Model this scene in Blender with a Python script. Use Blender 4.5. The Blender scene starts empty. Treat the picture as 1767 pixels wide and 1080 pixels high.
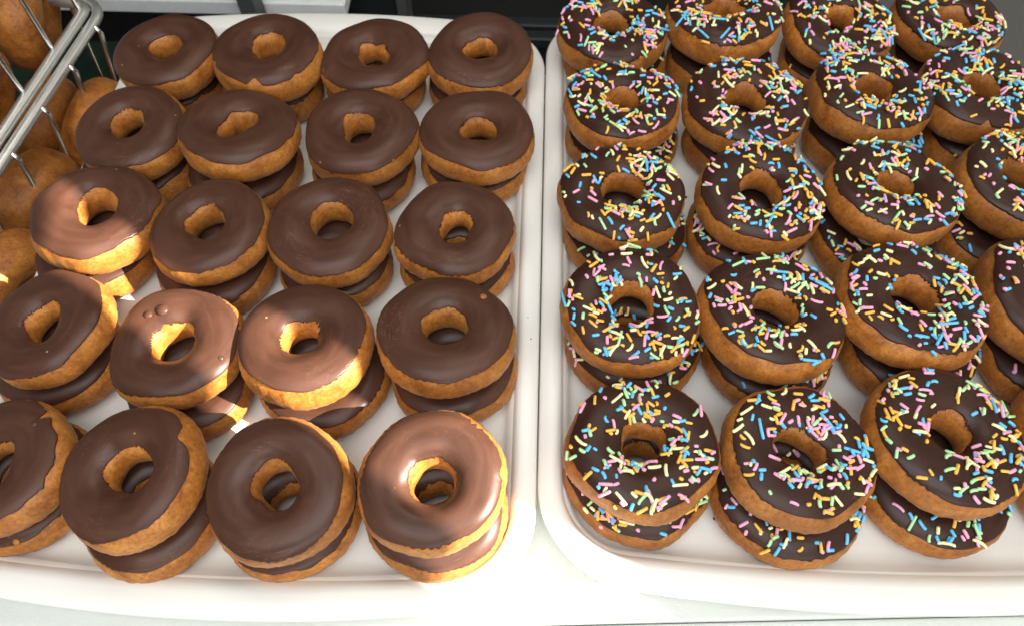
import bpy, math, random
import numpy as np
from mathutils import Vector, Matrix, Euler

R_ = math.radians
scene = bpy.context.scene

# ------------------------------------------------------------------ camera
FPX = 1276.0                      # focal length in photograph pixels (1767 wide)
PITCH, YAW = R_(59.7), R_(2.1)
CAM = Vector((0.0, 0.0, 0.478))
cam_d = bpy.data.cameras.new('camera')
cam = bpy.data.objects.new('camera', cam_d)
scene.collection.objects.link(cam)
cam.location = CAM
cam.rotation_euler = Euler((math.pi / 2 - PITCH, 0, YAW), 'XYZ')
cam_d.sensor_width = 36.0
cam_d.lens = 36.0 * FPX / 1767.0
cam_d.clip_start, cam_d.clip_end = 0.01, 50.0
cam_d.dof.use_dof = True
cam_d.dof.focus_distance = 0.46
cam_d.dof.aperture_fstop = 11.0
scene.camera = cam

# ------------------------------------------------------------------ world, sun, lamps
SUN_AZ, SUN_EL = R_(-15), R_(31)   # towards +X, a little to the camera side
SUN_DIR = Vector((math.cos(SUN_EL) * math.cos(SUN_AZ), math.cos(SUN_EL) * math.sin(SUN_AZ), math.sin(SUN_EL)))
world = bpy.data.worlds.new('World'); scene.world = world; world.use_nodes = True
bg = world.node_tree.nodes['Background']
bg.inputs['Color'].default_value = (0.93, 0.97, 1.0, 1)
bg.inputs['Strength'].default_value = 0.028

sun_d = bpy.data.lights.new('sun', 'SUN'); sun_d.energy = 5.0; sun_d.angle = R_(0.3); sun_d.color = (1.0, 0.93, 0.82)
sun = bpy.data.objects.new('sun', sun_d); scene.collection.objects.link(sun)
sun.location = SUN_DIR * 3
sun.rotation_euler = SUN_DIR.to_track_quat('Z', 'Y').to_euler()

def area(name, loc, target, size, energy, col):
    d = bpy.data.lights.new(name, 'AREA'); d.shape = 'RECTANGLE'; d.size, d.size_y = size
    d.energy = energy; d.color = col
    o = bpy.data.objects.new(name, d); scene.collection.objects.link(o)
    o.location = loc
    o.rotation_euler = (Vector(loc) - Vector(target)).to_track_quat('Z', 'Y').to_euler()
    return o
area('bright_canopy', (-0.02, -0.38, 1.38), (0, 0.3, 0), (1.4, 1.0), 4.8, (0.95, 0.97, 1.0))
area('open_shop_front', (0.25, -1.25, 0.62), (0, 0.25, 0), (1.2, 0.5), 2.3, (0.93, 0.97, 1.0))
area('ceiling_lamp', (0.1, 0.75, 1.5), (0, 0.35, 0), (0.9, 0.5), 1.2, (1.0, 0.93, 0.82))

scene.view_settings.view_transform = 'Standard'
scene.view_settings.look = 'None'
scene.view_settings.gamma = 1.0
scene.view_settings.use_curve_mapping = False
scene.view_settings.exposure = 2.18
scene.render.engine = 'CYCLES'
scene.cycles.max_bounces = 8

# ------------------------------------------------------------------ helpers
_f = Vector((-math.sin(YAW) * math.cos(PITCH), math.cos(YAW) * math.cos(PITCH), -math.sin(PITCH)))
_r = Vector((math.cos(YAW), math.sin(YAW), 0))
_u = _r.cross(_f)
def at(px, py, z):
    """place on the horizontal plane z that the photograph shows at pixel (px, py)"""
    d = _f * FPX + _r * (px - 883.5) + _u * (540 - py)
    return CAM + d * ((z - CAM.z) / d.z)
def depth(p):
    return (Vector(p) - CAM).dot(_f)

COL = scene.collection
def link(o, parent=None):
    COL.objects.link(o)
    if parent is not None: o.parent = parent
    return o
def mesh_np(name, verts, faces, mat, smooth=True):
    me = bpy.data.meshes.new(name)
    me.from_pydata([tuple(v) for v in verts], [], [tuple(f) for f in faces])
    if smooth: me.polygons.foreach_set('use_smooth', [True] * len(me.polygons))
    me.materials.append(mat); me.update()
    return me
def grid_mesh(name, P, mat, closed_v):
    """P: (Nu, Nv, 3), always closed in u; fast array build"""
    nu, nv = P.shape[:2]
    i = np.arange(nu)[:, None]; j = np.arange(nv if closed_v else nv - 1)[None, :]
    i2 = (i + 1) % nu; j2 = (j + 1) % nv
    q = np.stack([i * nv + j, i2 * nv + j, i2 * nv + j2, i * nv + j2], -1).reshape(-1, 4)
    me = bpy.data.meshes.new(name)
    me.vertices.add(nu * nv); me.vertices.foreach_set('co', P.reshape(-1).astype(np.float32))
    me.loops.add(q.size); me.loops.foreach_set('vertex_index', q.reshape(-1).astype(np.int32))
    me.polygons.add(len(q)); me.polygons.foreach_set('loop_start', np.arange(0, q.size, 4, dtype=np.int32))
    me.polygons.foreach_set('use_smooth', np.ones(len(q), dtype=bool))
    me.materials.append(mat); me.update(calc_edges=True); me.validate()
    return me
def tag(o, label=None, cat=None, group=None, kind=None):
    if label: o['label'] = label
    if cat: o['category'] = cat
    if group: o['group'] = group
    if kind: o['kind'] = kind
    return o
def empty(name, loc):
    o = bpy.data.objects.new(name, None); o.empty_display_size = 0.02; o.location = loc
    return link(o)
def box_mesh(name, lo, hi, mat, bevel=0.0):
    import bmesh
    bm = bmesh.new(); bmesh.ops.create_cube(bm, size=1)
    for v in bm.verts:
        v.co = Vector([(lo[k] + hi[k]) / 2 + v.co[k] * (hi[k] - lo[k]) for k in range(3)])
    if bevel: bmesh.ops.bevel(bm, geom=bm.edges[:], offset=bevel, segments=3, affect='EDGES', profile=0.5)
    me = bpy.data.meshes.new(name); bm.to_mesh(me); bm.free(); me.materials.append(mat)
    return me
def tube_mesh(name, pts, rad, mat, n=12):
    """rounded-end tube along a polyline"""
    pts = [Vector(p) for p in pts]; rings = []; V = []; F = []
    prev = None
    for k, p in enumerate(pts):
        t = (pts[min(k + 1, len(pts) - 1)] - pts[max(k - 1, 0)]).normalized()
        a = prev if prev is not None else (Vector((0, 0, 1)) if abs(t.z) < .9 else Vector((1, 0, 0)))
        a = (a - t * a.dot(t)).normalized(); prev = a; b = t.cross(a)
        rings.append((p, t, a, b))
    seq = []
    p, t, a, b = rings[0]; seq += [(p - t * rad * .8, a, b, .45), (p - t * rad * .4, a, b, .85)]
    seq += [(p, a, b, 1.0) for p, t, a, b in rings]
    p, t, a, b = rings[-1]; seq += [(p + t * rad * .4, a, b, .85), (p + t * rad * .8, a, b, .45)]
    for p, a, b, s in seq:
        for k in range(n):
            w = 2 * math.pi * k / n; V.append(p + (a * math.cos(w) + b * math.sin(w)) * rad * s)
    m = len(seq)
    for q in range(m - 1):
        for k in range(n):
            F.append((q * n + k, q * n + (k + 1) % n, (q + 1) * n + (k + 1) % n, (q + 1) * n + k))
    F.append(tuple(range(n))[::-1]); F.append(tuple((m - 1) * n + k for k in range(n)))
    return mesh_np(name, V, F, mat)

# ------------------------------------------------------------------ materials
def material(name, col, rough=.5, spec=.5):
    m = bpy.data.materials.new(name); m.use_nodes = True
    b = m.node_tree.nodes['Principled BSDF']
    b.inputs['Base Color'].default_value = (*col, 1); b.inputs['Roughness'].default_value = rough
    b.inputs['Specular IOR Level'].default_value = spec
    return m, m.node_tree.nodes, m.node_tree.links, b
def noise(N, L, vec, scale, detail=3, rough=.55, dist=0.0):
    n = N.new('ShaderNodeTexNoise'); n.inputs['Scale'].default_value = scale
    n.inputs['Detail'].default_value = detail; n.inputs['Roughness'].default_value = rough
    n.inputs['Distortion'].default_value = dist
    if vec is not None: L.new(vec, n.inputs['Vector'])
    return n
def ramp(N, L, fac, stops):
    r = N.new('ShaderNodeValToRGB'); e = r.color_ramp.elements
    while len(e) < len(stops): e.new(0.5)
    for k, (p, c) in enumerate(stops):
        e[k].position = p; e[k].color = (*c, 1) if len(c) == 3 else c
    L.new(fac, r.inputs['Fac']); return r
def mixc(N, L, fac, a, b, mode='MIX'):
    m = N.new('ShaderNodeMix'); m.data_type = 'RGBA'; m.blend_type = mode
    if isinstance(fac, (int, float)): m.inputs['Factor'].default_value = fac
    else: L.new(fac, m.inputs['Factor'])
    for s, v in ((6, a), (7, b)):
        if isinstance(v, tuple): m.inputs[s].default_value = (*v, 1)
        else: L.new(v, m.inputs[s])
    return m.outputs[2]
def obj_coords(N, L):
    """object coordinates shifted by the object's own random value, so no two pieces match"""
    t = N.new('ShaderNodeTexCoord'); oi = N.new('ShaderNodeObjectInfo')
    s = N.new('ShaderNodeMath'); s.operation = 'MULTIPLY'; s.inputs[1].default_value = 13.7
    L.new(oi.outputs['Random'], s.inputs[0])
    a = N.new('ShaderNodeVectorMath'); a.operation = 'ADD'
    L.new(t.outputs['Object'], a.inputs[0]); L.new(s.outputs[0], a.inputs[1])
    return a.outputs[0], oi.outputs['Random']
def bump(N, L, h, strength, dist, prev=None):
    b = N.new('ShaderNodeBump'); b.inputs['Strength'].default_value = strength; b.inputs['Distance'].default_value = dist
    L.new(h, b.inputs['Height'])
    if prev is not None: L.new(prev, b.inputs['Normal'])
    return b.outputs[0]

def make_dough(name, light, mid, dark):
    m, N, L, b = material(name, mid, .50, .42)
    v, rnd = obj_coords(N, L)
    big = noise(N, L, v, 62, 4, .6, .5); fine = noise(N, L, v, 430, 5, .68); pore = noise(N, L, v, 1500, 2, .6)
    c1 = ramp(N, L, big.outputs[0], [(.30, dark), (.50, mid), (.70, light)]).outputs[0]
    g = ramp(N, L, fine.outputs[0], [(.30, (.58, .48, .36)), (.48, (.93, .91, .88)), (.68, (1.18, 1.19, 1.21))]).outputs[0]
    c2 = mixc(N, L, 1.0, c1, g, 'MULTIPLY')
    hv = N.new('ShaderNodeHueSaturation'); L.new(c2, hv.inputs['Color'])
    mr = N.new('ShaderNodeMapRange'); L.new(rnd, mr.inputs[0]); mr.inputs[3].default_value = .86; mr.inputs[4].default_value = 1.10
    L.new(mr.outputs[0], hv.inputs['Value'])
    L.new(hv.outputs[0], b.inputs['Base Color'])
    n1 = bump(N, L, fine.outputs[0], .55, .0007); n2 = bump(N, L, pore.outputs[0], .4, .0003, n1)
    L.new(n2, b.inputs['Normal'])
    b.inputs['Sheen Weight'].default_value = .08
    b.inputs['Sheen Tint'].default_value = (1, .75, .4, 1)
    return m
M_dough = make_dough('fried_dough', (.54, .225, .044), (.42, .154, .025), (.27, .082, .011))
M_dough_b = make_dough('fried_dough_dark', (.51, .203, .036), (.39, .136, .020), (.24, .070, .009))

def make_glaze(name, col, light):
    m, N, L, b = material(name, col, .40, .23)
    v, rnd = obj_coords(N, L)
    # wipe marks and slow swirls that run round the ring
    t = N.new('ShaderNodeTexCoord'); sp = N.new('ShaderNodeSeparateXYZ'); L.new(t.outputs['Object'], sp.inputs[0])
    def mth(op, a, b=None):
        m_ = N.new('ShaderNodeMath'); m_.operation = op
        for k, q in enumerate((a, b)):
            if q is None: continue
            if isinstance(q, (int, float)): m_.inputs[k].default_value = q
            else: L.new(q, m_.inputs[k])
        return m_.outputs[0]
    r2 = mth('SQRT', mth('ADD', mth('MULTIPLY', sp.outputs[0], sp.outputs[0]), mth('MULTIPLY', sp.outputs[1], sp.outputs[1])))
    cb = N.new('ShaderNodeCombineXYZ')
    L.new(mth('ADD', mth('MULTIPLY', r2, 130), mth('MULTIPLY', rnd, 40)), cb.inputs[0])
    L.new(mth('DIVIDE', sp.outputs[0], r2), cb.inputs[1]); L.new(mth('DIVIDE', sp.outputs[1], r2), cb.inputs[2])
    w = noise(N, L, cb.outputs[0], 1.0, 4, .5, .7)
    st = ramp(N, L, w.outputs[0], [(.40, (0, 0, 0)), (.62, (1,) * 3)])
    c = mixc(N, L, st.outputs[0], col, light)
    w2 = noise(N, L, cb.outputs[0], 1.9, 3, .55, .9); g2 = noise(N, L, v, 30, 1)
    rd = mth('SUBTRACT', 1.0, mth('MULTIPLY', mth('ABSOLUTE', mth('SUBTRACT', w2.outputs[0], .5)), 55))
    rd = mth('MULTIPLY', mth('MAXIMUM', rd, 0.0), mth('MULTIPLY', mth('MAXIMUM', mth('SUBTRACT', g2.outputs[0], .52), 0.0), 3.2))
    c = mixc(N, L, rd, c, tuple(min(1, q * 2.1) for q in light))       # thin scuffs, and pale arcs of reflection painted into the colour
    vo = N.new('ShaderNodeTexVoronoi'); vo.inputs['Scale'].default_value = 75; L.new(v, vo.inputs['Vector'])
    gate = noise(N, L, v, 38, 1)
    fleck = mth('MULTIPLY', mth('LESS_THAN', vo.outputs['Distance'], .055), mth('GREATER_THAN', gate.outputs[0], .60))
    c = mixc(N, L, fleck, c, (.40, .20, .09))
    L.new(c, b.inputs['Base Color'])
    sm = noise(N, L, v, 140, 3, .5)
    rr = N.new('ShaderNodeMapRange'); L.new(w.outputs[0], rr.inputs[0]); rr.inputs[1].default_value = .3; rr.inputs[2].default_value = .7
    rr.inputs[3].default_value = .30; rr.inputs[4].default_value = .42
    L.new(rr.outputs[0], b.inputs['Roughness'])
    n1 = bump(N, L, w.outputs[0], .10, .0012); n2 = bump(N, L, sm.outputs[0], .10, .0006, n1)
    L.new(n2, b.inputs['Normal'])
    return m
M_glaze = make_glaze('milk_chocolate_glaze', (.064, .0268, .0162), (.084, .036, .0222))
M_glaze_d = make_glaze('dark_chocolate_glaze', (.036, .0145, .0095), (.044, .018, .0118))

def lin(c):
    return tuple(((x / 255) / 12.92 if x / 255 < .04045 else ((x / 255 + .055) / 1.055) ** 2.4) for x in c)
SPR = {'blue': (108, 192, 233), 'pink': (244, 172, 202), 'orange': (252, 190, 84), 'yellow': (249, 243, 182), 'green': (184, 232, 172)}
M_spr = {}
for k, c in SPR.items():
    m, N, L, b = material('sprinkle_' + k, lin(c), .55, .35)
    v, rnd = obj_coords(N, L)
    n = noise(N, L, v, 900, 2)
    cc = mixc(N, L, n.outputs[0], tuple(x * .86 for x in lin(c)), tuple(min(1, x * 1.08) for x in lin(c)))
    L.new(cc, b.inputs['Base Color']); L.new(bump(N, L, n.outputs[0], .25, .0004), b.inputs['Normal'])
    M_spr[k] = m

M_tray, N, L, b = material('white_melamine', (.80, .775, .745), .22, .5)
t = N.new('ShaderNodeTexCoord'); n = noise(N, L, t.outputs['Object'], 18, 4)
L.new(mixc(N, L, n.outputs[0], (.77, .755, .695), (.82, .81, .755)), b.inputs['Base Color'])
n2 = noise(N, L, t.outputs['Object'], 240, 3)
mr = N.new('ShaderNodeMapRange'); L.new(n2.outputs[0], mr.inputs[0]); mr.inputs[3].default_value = .22; mr.inputs[4].default_value = .27
L.new(mr.outputs[0], b.inputs['Roughness'])

M_table, N, L, b = material('white_grained_laminate', (.72, .735, .70), .42, .4)
t = N.new('ShaderNodeTexCoord'); n = noise(N, L, t.outputs['Object'], 620, 2, .5, .6)
L.new(bump(N, L, n.outputs[0], .45, .0006), b.inputs['Normal'])
n2 = noise(N, L, t.outputs['Object'], 9, 3)
L.new(mixc(N, L, n2.outputs[0], (.66, .68, .635), (.72, .735, .69)), b.inputs['Base Color'])

M_rim, N, L, b = material('satin_steel', (.62, .63, .60), .32, .5)
b.inputs['Metallic'].default_value = .85
t = N.new('ShaderNodeTexCoord'); n = noise(N, L, t.outputs['Object'], 260, 3)
L.new(mixc(N, L, n.outputs[0], (.66, .67, .64), (.86, .87, .84)), b.inputs['Base Color'])
M_wire, N, L, b = material('chromed_wire', (.72, .73, .70), .24, .5)
b.inputs['Metallic'].default_value = 1.0
t = N.new('ShaderNodeTexCoord'); n = noise(N, L, t.outputs['Object'], 300, 3)
mr = N.new('ShaderNodeMapRange'); L.new(n.outputs[0], mr.inputs[0]); mr.inputs[3].default_value = .20; mr.inputs[4].default_value = .30
L.new(mr.outputs[0], b.inputs['Roughness'])

def plain(name, col, rough, sc=30, var=.15, spec=.4):
    m, N, L, b = material(name, col, rough, spec)
    t = N.new('ShaderNodeTexCoord'); n = noise(N, L, t.outputs['Object'], sc, 4)
    L.new(mixc(N, L, n.outputs[0], tuple(c * (1 - var) for c in col), tuple(c * (1 + var) for c in col)), b.inputs['Base Color'])
    return m
M_black = plain('black_shelving', (.004, .0045, .005), .7)
M_green = plain('dark_green_felt', (.002, .016, .008), .9)
M_grey = plain('grey_steel', (.075, .08, .075), .5)
M_panel = plain('dark_grey_panel', (.016, .019, .020), .5)
M_white = plain('white_board', (.85, .86, .85), .4)
M_navy = plain('navy_plastic', (.02, .025, .06), .4)
M_blocker = plain('sun_blocker_sheet', (.55, .55, .53), .8)  # sheet of the added, unseen sun blocker
M_crumb = plain('crumb', (.10, .035, .012), .8, 800)

# ------------------------------------------------------------------ setting: counter, floor, background
T_FLOOR = 0.008          # top of a tray's floor
RIM = 0.027              # height of a tray's flange

# tray outlines in plan: taken where their rims lie
def rounded_loop(cx, cy, rot, hw, y0, y1, r, bow0, bow1, z, nc=14, ne=26):
    """rounded rectangle x in +-hw, y in y0..y1; ends bowed outwards by bow0 (front) and bow1 (back)"""
    out = []
    def arc(x, y, a0):
        for k in range(nc + 1):
            a = a0 + math.pi / 2 * k / nc; out.append([x + r * math.cos(a), y + r * math.sin(a)])
    def edge(xa, ya, xb, yb):
        for k in range(1, ne):
            s = k / ne; out.append([xa + (xb - xa) * s, ya + (yb - ya) * s])
    arc(hw - r, y0 + r, -math.pi / 2); edge(hw, y0 + r, hw, y1 - r)
    arc(hw - r, y1 - r, 0); edge(hw - r, y1, -hw + r, y1)
    arc(-hw + r, y1 - r, math.pi / 2); edge(-hw, y1 - r, -hw, y0 + r)
    arc(-hw + r, y0 + r, math.pi); edge(-hw + r, y0, hw - r, y0)
    ym = (y0 + y1) / 2; res = []
    for x, y in out:
        e = max(0.0, 1 - (x / hw) ** 2)
        k = abs(y - ym) / ((y1 - y0) / 2)
        w = max(0.0, (k - .55) / .45) ** 1.3
        y += (bow1 if y > ym else -bow0) * e * w
        c, s = math.cos(rot), math.sin(rot)
        res.append((cx + x * c - y * s, cy + x * s + y * c, z))
    return res

def build_tray(name, cx, cy, rot, hw, y0, y1, label, bow=.016):
    fl = T_FLOOR
    spec = [  # (inset from outer edge, z, bow)
        (.030, .0015, .10), (.029, 0.0, .1), (.026, .0005, .12), (.022, .006, .3), (.017, RIM - .0065, .6), (.004, RIM - .005, 1.0), (.0010, RIM - .0065, 1.0),
        (0.0, RIM - .0060, 1.0), (-.0006, RIM - .0042, 1.0), (.0004, RIM - .0022, 1.0), (.0022, RIM - .0014, 1.0), (.006, RIM - .0008, .95),
        (.0105, RIM - .0006, .80), (.0125, RIM - .0012, .72), (.0142, RIM - .0030, .64), (.0155, RIM - .0060, .56), (.0185, fl + .0055, .34), (.0200, fl + .0030, .24),
        (.0222, fl + .0010, .14), (.0250, fl + .0001, .08), (.029, fl, .0)]
    V = []; F = []; n = None
    for ins, z, bw in spec:
        lp = rounded_loop(cx, cy, rot, hw - ins, y0 + ins, y1 - ins, max(.052 - ins * .9, .02), bow * bw, bow * bw, z)
        n = len(lp); V += lp
    for q in range(len(spec) - 1):
        for k in range(n):
            F.append((q * n + k, q * n + (k + 1) % n, (q + 1) * n + (k + 1) % n, (q + 1) * n + k))
    F.append(tuple(range(n))[::-1])
    F.append(tuple((len(spec) - 1) * n + k for k in range(n)))
    o = link(bpy.data.objects.new(name, mesh_np(name, V, F, M_tray)))
    tag(o, label, 'tray', 'serving trays')
    return o


LEN = .525 - .032
left_tray = build_tray('serving_tray', -.1752, .3185, 0.0, .1848, -LEN / 2, LEN / 2,
                       'white plastic tray holding the plain chocolate glazed donuts')
right_tray = build_tray('serving_tray', .2064, .3355, 0.0, .1950, -LEN / 2, LEN / 2,
                        'white plastic tray holding the donuts with coloured sprinkles')

# counter under the trays (front edge runs a little askew), a ledge in front of it
def slab(name, pts, z0, z1, mat, bevel=.002):
    import bmesh
    bm = bmesh.new()
    vs = [bm.verts.new((x, y, z0)) for x, y in pts]
    f = bm.faces.new(vs)
    r = bmesh.ops.extrude_face_region(bm, geom=[f])
    for v in r['geom']:
        if isinstance(v, bmesh.types.BMVert): v.co.z = z1
    bmesh.ops.recalc_face_normals(bm, faces=bm.faces[:])
    bmesh.ops.bevel(bm, geom=bm.edges[:], offset=bevel, segments=3, affect='EDGES', profile=.5)
    me = bpy.data.meshes.new(name); bm.to_mesh(me); bm.free(); me.materials.append(mat)
    return link(bpy.data.objects.new(name, me))
e0, e1 = at(880, 1078, 0), at(1198, 1071, 0)
sl = (e1.y - e0.y) / (e1.x - e0.x)
fy = lambda x: e0.y + sl * (x - e0.x)
tag(slab('counter', [(-.335, fy(-.335)), (.75, fy(.75)), (.75, .535), (-.335, .535)], -.028, 0.0, M_table), kind='structure')
tag(slab('counter_ledge', [(-.335, fy(-.335) - .25), (.75, fy(.75) - .25), (.75, fy(.75) - .0004), (-.335, fy(-.335) - .0004)], -.05, -.004, M_table), kind='structure')
fl = link(bpy.data.objects.new('floor', box_mesh('floor', (-3, -2, -.86), (3, 4, -.84), M_black))); tag(fl, kind='structure')

# ---- things behind the left tray: shelving in the dark of the shop
def part_box(name, parent, lo, hi, mat, bevel=.002):
    return link(bpy.data.objects.new(name, box_mesh(name, lo, hi, mat, bevel)), parent)
zs = -.16
q0, q1 = at(178, 8, zs), at(420, -4, zs)
SY = (q0.y + q1.y) / 2
sh = empty('back_shelf', (q0.x, SY, -.84))
tag(sh, 'white shelf board on grey steel posts in the dark behind the basket', 'shelf')
def loc(o_root, lo, hi):
    w = o_root.location
    return (lo[0] - w.x, lo[1] - w.y, lo[2] - w.z), (hi[0] - w.x, hi[1] - w.y, hi[2] - w.z)
part_box('board', sh, *loc(sh, (q0.x - .5, SY, zs - .02), (at(530, 4, zs).x + .05, SY + .4, zs)), M_white)
pp = at(437, 10, zs)
part_box('post', sh, *loc(sh, (at(424, 20, zs).x, SY - .035, -.84), (at(452, 20, zs).x, SY - .003, zs + .3)), M_grey)
part_box('post', sh, *loc(sh, (q0.x - .46, SY - .035, -.84), (q0.x - .42, SY - .003, zs + .3)), M_grey)
for k, (xa, xb, m) in enumerate([(180, 232, M_navy), (236, 262, M_white), (266, 312, M_navy)]):
    a_, b_ = at(xa, 4, zs).x, at(xb, 4, zs).x
    o = link(bpy.data.objects.new('storage_box', box_mesh('storage_box', (a_, SY + .035 + .004 * k, zs + .001), (b_, SY + .16, zs + .10), m, .006)))
    tag(o, ['dark navy storage box on the white shelf nearest the basket', 'small pale box between two navy boxes on the white shelf',
            'dark navy storage box on the white shelf, right of the pale box'][k], 'box', 'boxes on the back shelf')
zc = -.22
g0, g1 = at(508, 24, zc), at(682, 24, zc)
cb = empty('cabinet', (g0.x, g0.y, -.84))
tag(cb, 'dark grey cabinet in the shadow behind the plain chocolate tray', 'cabinet')
part_box('panel', cb, *loc(cb, (g0.x, g0.y + .02, -.84), (g1.x, g0.y + .035, .1)), M_panel)
part_box('side_rail', cb, *loc(cb, (g1.x + .003, g0.y + .005, -.84), (g1.x + .018, g0.y + .045, .1)), M_grey)
part_box('side_rail', cb, *loc(cb, (g0.x - .030, g0.y + .005, -.84), (g0.x - .003, g0.y + .045, .1)), M_grey)
zk = -.30
k0 = at(880, 35, zk); k1 = at(880, 58, zk)
rk = empty('wire_rack', (k0.x, k0.y, -.84))
tag(rk, 'dark metal rack with grey rails seen between the two trays', 'rack')
for yy in (k0.y, k1.y):
    part_box('rail', rk, *loc(rk, (k0.x - .22, yy - .012, zk - .02), (k0.x + .6, yy + .010, zk)), M_panel, .004)
part_box('deck', rk, *loc(rk, (k0.x - .22, k0.y - .5, zk - .06), (k0.x + .6, k0.y + .4, zk - .05)), M_black)
for xx in (k0.x - .2, k0.x + .57):
    part_box('leg', rk, *loc(rk, (xx, k0.y - .02, -.84), (xx + .02, k0.y, zk - .062)), M_panel)
bd = link(bpy.data.objects.new('back_wall', box_mesh('back_wall', (-3, 1.9, -.84), (3, 1.95, 2.4), M_black))); tag(bd, kind='structure')

# low stand with green felt under the basket
BZ = -.075
stand = empty('low_stand', (-.62, .40, -.84))
tag(stand, 'low stand with dark green felt top under the wire basket', 'stand')
part_box('felt_top', stand, *loc(stand, (-.95, .05, BZ - .02), (-.345, at(150, 70, BZ).y, BZ)), M_green)
for (xx, yy) in ((-.93, .07), (-.38, .07), (-.93, .56), (-.38, .56)):
    part_box('leg', stand, *loc(stand, (xx, yy, -.84), (xx + .025, yy + .025, BZ - .0205)), M_grey)

# ------------------------------------------------------------------ donuts
rng = np.random.default_rng(7)
F_ = -math.pi / 2      # towards the camera
TAU = 2 * math.pi
def harm(u, rg, ks, amp):
    out = np.zeros_like(u)
    for k in ks:
        out = out + amp * rg.normal() / math.sqrt(len(ks)) * np.cos(k * u + rg.uniform(0, TAU))
    return out

BF = .174
class Shape:
    """outer radius, hole radius and heights round the ring of one donut"""
    def __init__(s, D, seed, hole=.0112, bfac=BF, lump=1.25):
        rg = np.random.default_rng(seed); s.rg = rg
        s.R, s.b = D / 2, D * bfac * rg.uniform(.93, 1.07)
        s.n = 2.5
        s.hp = [(k, lump * .016 * rg.normal() / math.sqrt(k - .5), rg.uniform(0, TAU)) for k in (2, 3, 4, 5, 7)]
        s.hh = [(k, a * rg.normal(), rg.uniform(0, TAU)) for k, a in ((2, .13), (3, .055), (4, .022), (6, .014))]
        s.hb = [(k, .026 * rg.normal(), rg.uniform(0, TAU)) for k in (1, 2, 3, 5)]
        s.hole = hole * D / .086 * rg.uniform(.88, 1.14)
        s.hoff = rg.normal(0, .0017, 2)
    def series(s, lst, u): return sum(a * np.cos(k * u + p) for k, a, p in lst)
    def tube(s, u, v):
        """point of the dough surface; v=0 outer side, pi/2 top, pi hole, 3pi/2 bottom"""
        Ro = s.R * (1 + s.series(s.hp, u)); Ri = s.hole * (1 + s.series(s.hh, u)) + s.hoff[0] * np.cos(u) + s.hoff[1] * np.sin(u)
        rc, a = (Ro + Ri) / 2, (Ro - Ri) / 2
        c, sn = np.cos(v), np.sin(v); e = np.where(sn > 0, 2 / s.n, 2 / 2.05)
        cc = np.sign(c) * np.abs(c) ** e; ss = np.sign(sn) * np.abs(sn) ** e
        bb = s.b * (1 + s.series(s.hb, u))
        z = np.where(sn > 0, bb * ss, s.b * 1.02 * ss)
        r = rc + a * cc - np.where((c < 0) & (sn > 0), -.0022 * np.sin(v) ** 2 * np.abs(c), 0) * 1.0
        return np.stack([r * np.cos(u), r * np.sin(u), z], -1)
    def normal(s, u, v):
        d = 1e-3
        pu = s.tube(u + d, v) - s.tube(u - d, v); pv = s.tube(u, v + d) - s.tube(u, v - d)
        n = np.cross(pu, pv); return n / np.linalg.norm(n, axis=-1, keepdims=True)

def lumps(P, rg, amp, freqs):
    out = np.zeros(P.shape[:-1])
    for f in freqs:
        k = rg.normal(size=3); k = k / np.linalg.norm(k) * f
        out += np.sin(P @ k + rg.uniform(0, TAU))
    return out * amp / math.sqrt(len(freqs))

def dough_mesh(s, mat, NU=112, NV=48):
    u = np.linspace(0, TAU, NU, endpoint=False)[:, None] + np.zeros((1, NV)); v = np.linspace(0, TAU, NV, endpoint=False)[None, :] + np.zeros((NU, 1))
    P = s.tube(u, v); n = s.normal(u, v)
    d = lumps(P, s.rg, .00022, [180, 230, 300, 380, 520, 640, 800])
    # crumbly upright fibres on the wall of the hole
    wall = np.clip((np.abs(((v - math.pi + math.pi) % TAU) - math.pi) - 2.0) / .6, 0, 1)
    d = d + wall * .00022 * np.sin(u * 37 + 2 * np.sin(u * 5) + np.sin(v * 3))
    P = P + n * d[..., None]
    return grid_mesh('dough', P, mat, True)

def edge_noise(u, rg, rough):
    lo = harm(u, rg, (1, 2, 3, 4), .085); md = harm(u, rg, (7, 9, 12, 15), .030)
    hi = harm(u, rg, (23, 31, 38, 47, 55, 61, 68), .040 * rough)
    patch = np.clip(.5 + harm(u, rg, (2, 3, 5), .8), 0, 1)
    return lo + md + hi * patch

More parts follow.
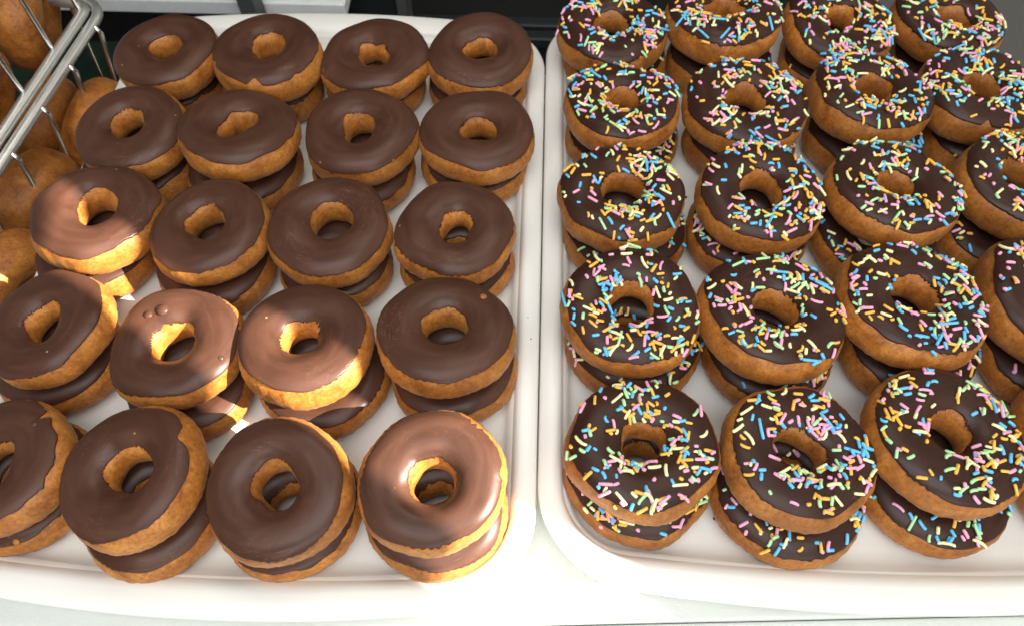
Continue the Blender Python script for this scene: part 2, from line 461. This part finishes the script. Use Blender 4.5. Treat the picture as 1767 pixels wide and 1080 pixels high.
def glaze_mesh(s, mat, seed, notches=(), NU=224, NV=30, v_out=.49, v_in=2.58, thick=.0011):
    rg = np.random.default_rng(seed + 999)
    u1 = np.linspace(0, TAU, NU, endpoint=False)
    v0 = v_out + edge_noise(u1, rg, .8)
    v1 = v_in + .16 * np.cos(u1 - F_) + .9 * edge_noise(u1, rg, 1.6)
    for (uc, wid, dep) in notches:
        du = (u1 - uc + math.pi) % TAU - math.pi
        v0 = v0 + dep * np.exp(-(du / wid) ** 2)
    s.v0f = lambda q: np.interp(q % TAU, u1, v0, period=TAU); s.v1f = lambda q: np.interp(q % TAU, u1, v1, period=TAU)
    t = np.linspace(0, 1, NV); t = .5 - .5 * np.cos(math.pi * t); t = .5 - .5 * np.cos(math.pi * t) * (0.35) - .5 * (1 - 2 * np.linspace(0, 1, NV)) * .65
    V = v0[:, None] + (v1 - v0)[:, None] * t[None, :]
    U = u1[:, None] + np.zeros_like(V)
    P = s.tube(U, V); n = s.normal(U, V)
    dist = np.minimum(t, 1 - t)[None, :] * (v1 - v0)[:, None] * s.R * .40
    e = np.clip(dist / .0015, 0, 1)
    th = thick * np.sqrt(np.clip(1 - (1 - e) ** 2, 0, 1)) * (1.15 - .15 * np.clip(dist / .006, 0, 1))
    th = th + e * lumps(P, rg, .00020, [90, 120, 170, 230])
    th[:, 0] = -.0006; th[:, -1] = -.0006
    return grid_mesh('glaze', P + n * th[..., None], mat, False)

# sprinkles: short sugar rods, straight or a little bent; a few shared meshes for each colour
def sprinkle_mesh(col, length, rad, bend):
    n = 8; prof = [(-.5, .55), (-.5 + rad * .45 / length, .95), (-.17, 1.0), (.17, 1.0), (.5 - rad * .45 / length, .95), (.5, .55)]
    V = []; F = []
    for (x, s) in prof:
        zc = 0; yc = bend * (4 * x * x - .4)
        for k in range(n):
            a = TAU * k / n; V.append((x * length, yc + rad * s * math.cos(a), zc + rad * s * math.sin(a)))
    for q in range(len(prof) - 1):
        for k in range(n): F.append((q * n + k, (q + 1) * n + k, (q + 1) * n + (k + 1) % n, q * n + (k + 1) % n))
    F.append(tuple(range(n))); F.append(tuple((len(prof) - 1) * n + k for k in range(n))[::-1])
    me = mesh_np('sprinkle', V, F, M_spr[col])
    return me
prg = np.random.default_rng(3)
SPM = {}
for c in SPR:
    SPM[c] = []
    for k in range(14):
        ln = float(np.clip(prg.lognormal(math.log(.0053), .38), .0026, .0125)) if k else .0028
        SPM[c].append((sprinkle_mesh(c, ln, float(prg.uniform(.00088, .00116)), float(prg.normal(0, .00045)) if k % 3 else 0.0), ln))
COLS = list(SPR)

def sprinkle_on(glaze, s, seed, count, keep=None, side=None):
    rg = np.random.default_rng(seed + 5000)
    side = rg.uniform(0, TAU) if side is None else side
    cl = [(rg.uniform(0, TAU), rg.uniform(.9, 2.4)) for _ in range(7)]
    done = []; n_ok = 0; tries = 0
    while n_ok < count and tries < count * 12:
        tries += 1
        if rg.random() < .30:
            uc, vc = cl[rg.integers(len(cl))]; u, v = uc + rg.normal(0, .20), vc + rg.normal(0, .28)
        else:
            u, v = rg.uniform(0, TAU), rg.uniform(.45, 2.5)
            if rg.random() > (.80 + .20 * math.cos(u - side)): continue
        v0, v1 = float(s.v0f(u)), float(s.v1f(u))
        lo = v0 - (.10 if rg.random() < .10 else -.17)
        if not (lo < v < v1 - .05): continue
        ua, va = np.array(u), np.array(v)
        p = s.tube(ua, va); n = s.normal(ua, va)
        if rg.random() > np.hypot(p[0], p[1]) / s.R + .15: continue
        if keep is not None and not keep(p): continue
        lift = 0.0
        if done:
            dd = np.linalg.norm(np.array(done) - p, axis=1); near = int((dd < .0025).sum())
            if near > 1: continue
            lift = .0013 * near
        done.append(p)
        c = COLS[int(rg.choice(5, p=[.21, .24, .24, .17, .14]))]
        me, ln = SPM[c][rg.integers(len(SPM[c]))]
        N_ = Vector(n); t = Vector(rg.normal(size=3)); t = (t - N_ * t.dot(N_)).normalized()
        t = (t + N_ * float(rg.normal(0, .06 if lift == 0 else .22))).normalized()
        b = N_.cross(t).normalized(); nn = t.cross(b)
        M = Matrix((t, b, nn)).transposed().to_4x4()
        M.translation = Vector(p) + N_ * (.0011 + .00078 + lift)
        o = bpy.data.objects.new('sprinkle', me); COL.objects.link(o); o.parent = glaze; o.matrix_local = M
        n_ok += 1

def donut(name, s, seed, loc, rot, mdough, mglaze, label, group, notches=(), cat='donut', v_out=.49, v_in=2.58):
    e = empty(name, loc); e.rotation_euler = rot
    tag(e, label, cat, group)
    link(bpy.data.objects.new('dough', dough_mesh(s, mdough)), e)
    g = None
    if mglaze: g = link(bpy.data.objects.new('glaze', glaze_mesh(s, mglaze, seed, notches, v_out=v_out, v_in=v_in)), e)
    return e, g

# where the stacks stand: centre and width of each upper glaze as the photograph shows it, tilt towards the camera
LTOP = [[(288, 88, 170, 0, -4), (462, 98, 184, -4, 0), (646, 94, 177, 0, -2), (830, 86, 177, 3, 0)],
        [(228, 222, 181, 4, -3), (412, 229, 192, -7, 2), (621, 223, 190, 0, -2), (824, 223, 188, 0, 0)],
        [(170, 372, 207, -5, 3), (357, 391, 193, 0, -5), (567, 391, 203, 1, 0), (783, 389, 198, 1, -1)],
        [(80, 559, 200, 1, -8), (300, 588, 220, 0, -3), (525, 588, 225, -5, 0), (768, 576, 226, -6, 0)],
        [(8, 800, 230, 2, -7), (221, 820, 237, 2, -7), (482, 842, 240, 9, -4), (746, 828, 242, 5, 0)]]
LLOW = [[(310, 140), (475, 150), (650, 145), (825, 150)], [(245, 290), (428, 300), (630, 295), (820, 280)],
        [(178, 435), (378, 460), (580, 455), (790, 450)], [(110, 620), (335, 660), (562, 655), (783, 640)],
        [(45, 835), (272, 878), (505, 878), (755, 878)]]
RTOP = [[(1057, 42, 181, 0, 0), (1247, 32, 187, -5, 0), (1450, 38, 180, 2, 3), (1641, 30, 177, 0, 3)],
        [(1073, 178, 190, -6, 0), (1287, 176, 200, 0, 0), (1500, 167, 190, -4, 3), (1690, 152, 190, 0, 0)],
        [(1073, 336, 203, -1, -1), (1312, 334, 202, 3, 1), (1543, 326, 214, -5, 4), (1765, 315, 205, 0, 4)],
        [(1090, 530, 227, 3, 0), (1332, 540, 240, -5, 2), (1577, 522, 245, -6, 3), (1812, 518, 240, 0, 5)],
        [(1112, 765, 246, -2, 0), (1387, 778, 248, 0, 4), (1640, 756, 255, -4, 4), (1885, 765, 250, 0, 2)]]
RLOW = [[(1058, 100), (1240, 108), (1432, 112), (1625, 108)], [(1073, 235), (1272, 245), (1482, 240), (1682, 235)],
        [(1075, 400), (1285, 405), (1500, 412), (1722, 408)], [(1088, 595), (1320, 605), (1560, 602), (1797, 612)],
        [(1103, 818), (1347, 846), (1603, 832), (1868, 826)]]
ROWW = ['back row', 'second row from the back', 'middle row', 'second row from the front', 'front row']
COLW = ['leftmost', 'second from left', 'third from left', 'rightmost']

def relax(P, Rr, f=.99, it=60):
    P = np.array(P, float); Rr = np.array(Rr)
    for _ in range(it):
        d = P[:, None] - P[None]; L = np.linalg.norm(d, axis=-1) + np.eye(len(P))
        need = (Rr[:, None] + Rr[None]) * f; ov = np.clip(need - L, 0, None); np.fill_diagonal(ov, 0)
        P = P + (d / L[..., None] * ov[..., None]).sum(1) * .35
    return P

def ring_height(s, zc, r):
    """upper surface of a level donut at distance r from its axis"""
    rc, a = (s.R + s.hole) / 2, (s.R - s.hole) / 2
    x = np.abs((r - rc) / a)
    return np.where(x < 1, zc + (s.b * 1.02 + .0010) * (1 - np.clip(x, 0, 1) ** s.n) ** (1 / s.n), -1.0)

def build_stacks(TOP, LOW, sprinkled, seed0, notch, notes):
    tops = [(r, c, *TOP[r][c]) for r in range(5) for c in range(4)]
    Dt = [float(np.clip(w / .955 / FPX * depth(at(x, y, .061)), .081, .0975)) for r, c, x, y, w, a, b in tops]
    md = np.mean(Dt)
    Dt = [md + (d - md) * .7 for d in Dt]
    Dl = [md * rng.uniform(.96, 1.02) for _ in Dt]
    zt = T_FLOOR + 3 * BF * md + .010
    Pt = relax([at(x, y, zt)[:2] for r, c, x, y, w, a, b in tops], [d / 2 for d in Dt], .965)
    Pl = relax([at(*LOW[r][c], T_FLOOR + BF * md)[:2] for r, c, *_ in tops], [d / 2 for d in Dl], .99)
    kind = 'sprinkled' if sprinkled else 'plain chocolate'
    nm = 'sprinkled_donut' if sprinkled else 'glazed_donut'
    mg = M_glaze_d if sprinkled else M_glaze
    lows = []
    for i, (r, c, *_r2) in enumerate(tops):
        s = Shape(Dl[i], seed0 + 300 + i)
        z = T_FLOOR + s.b * 1.02 - .0004
        lows.append((s, Pl[i], z))
    u = np.linspace(0, TAU, 72, endpoint=False)[:, None] + np.zeros((1, 20)); v = np.linspace(math.pi, TAU, 20)[None, :] + np.zeros((72, 1))
    tops_out = []
    for i, (r, c, x, y, w, ax, ay) in enumerate(tops):
        s = Shape(Dt[i], seed0 + i)
        rot = Euler((R_(ax), R_(ay), 0))
        Q = s.tube(u, v).reshape(-1, 3) @ np.array(rot.to_matrix()).T
        zmin = -1
        for (sl_, pl_, zl_) in lows:
            d = np.hypot(*(pl_ - Pt[i]))
            if d > .11: continue
            rr = np.hypot(Q[:, 0] + Pt[i][0] - pl_[0], Q[:, 1] + Pt[i][1] - pl_[1])
            zmin = max(zmin, float((ring_height(sl_, zl_, rr) - Q[:, 2]).max()))
        z = zmin - .0006
        lab = notes.get((r, c), ('' if sprinkled else '')) 
        lab = lab or 'upper %s donut in the %s, %s stack' % (kind, ROWW[r], COLW[c])
        e, g = donut(nm, s, seed0 + i, (Pt[i][0], Pt[i][1], z), rot, M_dough if not sprinkled else M_dough_b, mg, lab,
                     'upper %s donuts' % kind, notch.get((r, c), ()), v_out=(.56, .57, .61, .68, .73)[r] + float(rng.normal(0, .05)))
        if sprinkled: sprinkle_on(g, s, seed0 + i, int(rng.integers(150, 192)), side=rng.normal(-.5, .7))
        tops_out.append((e, g, s))
    low_out = []
    for i, (r, c, *_r2) in enumerate(tops):
        s, p, z = lows[i]
        lab = 'lower %s donut in the %s, %s stack' % (kind, ROWW[r], COLW[c])
        e, g = donut(nm, s, seed0 + 300 + i, (p[0], p[1], z), Euler((0, 0, 0)), M_dough if not sprinkled else M_dough_b, mg, lab,
                     'lower %s donuts' % kind, v_out=.66)
        if sprinkled:
            off = Pt[i] - p; Rt = Dt[i] / 2
            def keep(q, off=off, Rt=Rt):
                d = math.hypot(q[0] - off[0], q[1] - off[1]); return d < .0135 or d > Rt - .007
            sprinkle_on(g, s, seed0 + 300 + i, 55, keep)
        low_out.append((e, g, s))
    return tops_out, low_out

F_ = -math.pi / 2      # towards the camera
lt, ll = build_stacks(LTOP, LLOW, False, 100,
    {(0, 1): ((F_ + .02, .10, .42), (F_ + .75, .07, .16), (F_ - 1.05, .06, .22)), (1, 0): ((F_ - .2, .22, .16), (F_ + .3, .12, .10)), (2, 0): (),
     (4, 1): ((.55, .16, .34),), (4, 0): ((.9, .05, .5),), (3, 3): ((F_ - .9, .1, .12),), (4, 3): ((.1, .06, .15),)},
    {(0, 1): 'chocolate donut with a notch in the front edge of its glaze, back row',
     (2, 0): 'chocolate donut half in sun nearest the wire basket, leftmost in middle row',
     (3, 1): 'sunlit chocolate donut with two air bubbles in its glaze',
     (3, 2): 'chocolate donut with sun on its lower left, third in second row from front',
     (3, 3): 'shaded chocolate donut with a small bubble right of its hole, beside the rim',
     (4, 3): 'sunlit chocolate donut at the front right corner of the plain tray',
     (4, 1): 'chocolate donut with bare dough at its right edge, front row, second from left'})
rt, rl = build_stacks(RTOP, RLOW, True, 600, {(1, 3): ((F_ - .2, .06, .4),), (1, 1): ((F_ + .75, .07, .2),)}, {})

def bubble(g, s, u, v, rad, mat, lift=.0009):
    ua, va = np.array(u), np.array(v); p = Vector(s.tube(ua, va)); n = Vector(s.normal(ua, va))
    nu, nv = 20, 7; V = []; F = []
    for j in range(nv):
        a = math.pi / 2 * j / (nv - 1)
        for k in range(nu): V.append((rad * math.cos(a) * math.cos(TAU * k / nu), rad * math.cos(a) * math.sin(TAU * k / nu), rad * .55 * math.sin(a)))
    for j in range(nv - 1):
        for k in range(nu): F.append((j * nu + k, j * nu + (k + 1) % nu, (j + 1) * nu + (k + 1) % nu, (j + 1) * nu + k))
    o = bpy.data.objects.new('air_bubble', mesh_np('air_bubble', V, F, mat)); link(o, g)
    o.matrix_local = Matrix.Translation(p + n * lift) @ n.to_track_quat('Z', 'Y').to_matrix().to_4x4()
e, g, s = lt[13]; bubble(g, s, 2.05, 1.75, .0040, M_glaze); bubble(g, s, 2.42, 1.62, .0029, M_glaze); bubble(g, s, -.35, 1.0, .0019, M_glaze)
e, g, s = lt[15]; bubble(g, s, .75, 1.35, .0023, M_dough); bubble(g, s, .95, 1.15, .0012, M_glaze)
e, g, s = lt[16]; bubble(g, s, .85, 1.35, .0022, M_glaze)
e, g, s = ll[16]; bubble(g, s, -1.2, .80, .0020, M_dough)

# ------------------------------------------------------------------ wire basket with plain donuts
RZ = .050
a0, a1 = at(-60, 358, RZ), at(160, 26, RZ)
bas = empty('wire_basket', (a1.x - .12, a1.y - .12, BZ))
tag(bas, 'chromed wire basket of plain donuts at the left, beside the chocolate tray', 'basket')
O = bas.location
def W(p): return Vector(p) - O
dirv = (a1 - a0).normalized(); side = Vector((-dirv.y, dirv.x, 0))       # towards the inside of the basket (left)
LENB, WIDB = .40, .26
def rim_pts(z, out, rc=.018, corner_in=0.0):
    """closed rounded rectangle: right side along the seen rim"""
    c1 = a1 - side * out; pts = []
    def P(l, w): return Vector((a1.x, a1.y, z)) + dirv * l + side * w
    L0, L1, W0, W1 = -LENB - out, .012 + out, -out, WIDB + out
    rc = rc + out
    for (lc, wc, st) in ((L1 - rc, W0 + rc, -90), (L1 - rc, W1 - rc, 0), (L0 + rc, W1 - rc, 90), (L0 + rc, W0 + rc, 180)):
        for k in range(9):
            a = R_(st + 90 * k / 8)
            pts.append(P(lc + rc * math.cos(a), wc + rc * math.sin(a)))
    return pts
def closed_tube(name, pts, rad, mat, parent, n=14):
    V = []; F = []; m = len(pts)
    for k, p in enumerate(pts):
        t = (pts[(k + 1) % m] - pts[k - 1]).normalized(); b = Vector((0, 0, 1)); a = t.cross(b).normalized(); b = a.cross(t)
        for q in range(n):
            w = TAU * q / n; V.append(W(p + (a * math.cos(w) + b * math.sin(w)) * rad))
    for k in range(m):
        for q in range(n): F.append((k * n + q, k * n + (q + 1) % n, ((k + 1) % m) * n + (q + 1) % n, ((k + 1) % m) * n + q))
    return link(bpy.data.objects.new(name, mesh_np(name, V, F, mat)), parent)
closed_tube('rim', rim_pts(RZ + .004, -.0048), .0045, M_rim, bas)
closed_tube('rim', rim_pts(RZ - .001, .0046), .0045, M_rim, bas)
closed_tube('top_rim', rim_pts(RZ + .15, .0), .0042, M_wire, bas)
closed_tube('base_ring', rim_pts(BZ + .004, -.020), .0030, M_wire, bas)
def wire(pts, rad=.0022):
    link(bpy.data.objects.new('wire', tube_mesh('wire', [W(p) for p in pts], rad, M_wire, 10)), bas)
def P3(l, w, z): return Vector((a1.x, a1.y, z)) + dirv * l + side * w
up_px = [(48, 170), (100, 97), (148, 28)]; dn_px = [(72, 186), (124, 112), (172, 47)]
def along(px, py): return (at(px, py, RZ) - a1).dot(dirv)
ups = [along(*p) for p in up_px]; dns = [along(*p) for p in dn_px]
st = (ups[2] - ups[0]) / 2
for k in range(-4, 3):
    l = ups[0] + st * k
    wire([P3(l, .0085, RZ + .002), P3(l, .0080, RZ + .02), P3(l, .002, RZ + .15)])
for k in range(-4, 3):
    l = dns[0] + (dns[2] - dns[0]) / 2 * k
    wire([P3(l, -.0010, RZ - .001), P3(l, -.0085, RZ - .0015), P3(l, -.0105, RZ - .006), P3(l, .018, BZ + .005)])
for k in range(7):
    l = -LENB + .03 + k * .055
    wire([P3(l, WIDB + .002, RZ + .15), P3(l, WIDB + .006, RZ), P3(l, WIDB - .018, BZ + .005)])
for k in range(5):
    w = .03 + k * .05
    wire([P3(.012, w, RZ + .15), P3(.016, w, RZ), P3(-.008, w, BZ + .005)])
    wire([P3(-LENB, w, RZ + .15), P3(-LENB - .004, w, RZ), P3(-LENB + .02, w, BZ + .005)])
for k in range(8):
    l = -LENB + .04 + k * .05
    wire([P3(l, .018, BZ + .004), P3(l, WIDB - .018, BZ + .004)], .0018)

# donuts in the basket: (pixel, height of centre, roll of the axis, lean of the axis towards the viewer, label)
BD = [((46, 28), .055, -8, .30, 'plain donut on edge behind the basket rim, highest in full view'),
      ((-46, 26), .055, -4, .25, 'plain donut cut by the photo edge at the top left corner'),
      ((-44, 172), .050, -14, .30, 'plain donut at the left edge, just above the basket rim'),
      ((165, 222), -.026, -24, .20, 'plain donut low in the basket, nearest the back corner of the chocolate tray'),
      ((78, 215), -.022, -20, .15, 'shadowed plain donut right under the basket rim'),
      ((60, 345), -.024, -30, .35, 'plain donut lit on top, lying below the basket rim against the tray'),
      ((-38, 330), -.026, -26, .20, 'plain donut mostly hidden at the left edge below the rim'),
      ((14, 488), -.022, -34, .45, 'lowest plain donut in view, left of the front chocolate donuts')]
for k, (px, z, roll, lean, lab) in enumerate(BD):
    s = Shape(.092, 900 + k, hole=.010, bfac=.215, lump=1.0)
    p = at(px[0], px[1], z)
    d = (CAM - p).normalized(); rx = (_r - d * d.dot(_r)).normalized(); ux = d.cross(rx)
    ax = (rx * math.cos(R_(roll)) + ux * math.sin(R_(roll)) + d * lean).normalized()
    e, g = donut('plain_donut', s, 900 + k, p, ax.to_track_quat('Z', 'Y').to_euler(), M_dough_b, None, lab, 'plain donuts in the basket')

# ------------------------------------------------------------------ crumbs
for (px, py, sz, lab) in ((911, 548, .0004, 'tiny dark speck on the right rim of the chocolate tray, upper of two'),
                          (916, 585, .0005, 'tiny dark speck on the right rim of the chocolate tray, lower of two'),
                          (1183, 342, .0013, 'tiny brown crumb on the tray between the first sprinkled columns'),
                          (1232, 895, .0010, 'tiny dark crumb on the sprinkle tray between the two front left stacks'),
                          (1712, 918, .0011, 'tiny dark crumb at the front right of the sprinkle tray')):
    p = at(px, py, T_FLOOR if px > 930 else RIM - .0006)
    import bmesh
    bm = bmesh.new(); bmesh.ops.create_icosphere(bm, subdivisions=2, radius=sz)
    for v in bm.verts: v.co *= random.Random(hash((round(v.co.x, 5), round(v.co.y, 5)))).uniform(.65, 1.1)
    me = bpy.data.meshes.new('crumb'); bm.to_mesh(me); bm.free(); me.materials.append(M_crumb)
    o = link(bpy.data.objects.new('crumb', me)); o.location = p + Vector((0, 0, sz * .6)); tag(o, lab, 'crumb', 'crumbs on the tray')

# ------------------------------------------------------------------ unseen blocker added for the light; its slot shapes one slanting sun band
def sun_blocker():
    C = Vector((0, .25, .068)); n = SUN_DIR; dist = 1.55
    ex = Vector((0, 0, 1)).cross(n).normalized(); ey = n.cross(ex)
    def pl(p):
        q = Vector(p) - C; return (q.dot(ex), q.dot(ey))
    slot = [at(62, 296, .066), at(290, 456, .066), at(470, 542, .066), at(640, 645, .066), at(1560, 1145, .066), at(1120, 1185, .066), at(600, 806, .066), at(52, 448, .066)]
    pts = [pl(p) for p in slot]
    out = [(-1.5, 1.3), (1.5, 1.3), (1.5, -.9), (-1.5, -.9)]
    import bmesh
    bm = bmesh.new()
    def vv(p, off=0): return bm.verts.new(C + ex * p[0] + ey * p[1] + n * (dist + off))
    from mathutils.geometry import tessellate_polygon
    for p in (pts,):
        tri = tessellate_polygon([[Vector((x, y, 0)) for x, y in out], [Vector((x, y, 0)) for x, y in p]])
        allp = out + list(p)
        V = [vv(q) for q in allp]
        for t in tri: bm.faces.new([V[k] for k in t])
    r = bmesh.ops.solidify(bm, geom=bm.faces[:], thickness=.004)
    bmesh.ops.recalc_face_normals(bm, faces=bm.faces[:])
    me = bpy.data.meshes.new('sun_blocker'); bm.to_mesh(me); bm.free(); me.materials.append(M_blocker)
    o = link(bpy.data.objects.new('sun_blocker', me)); tag(o, kind='structure')
sun_blocker()
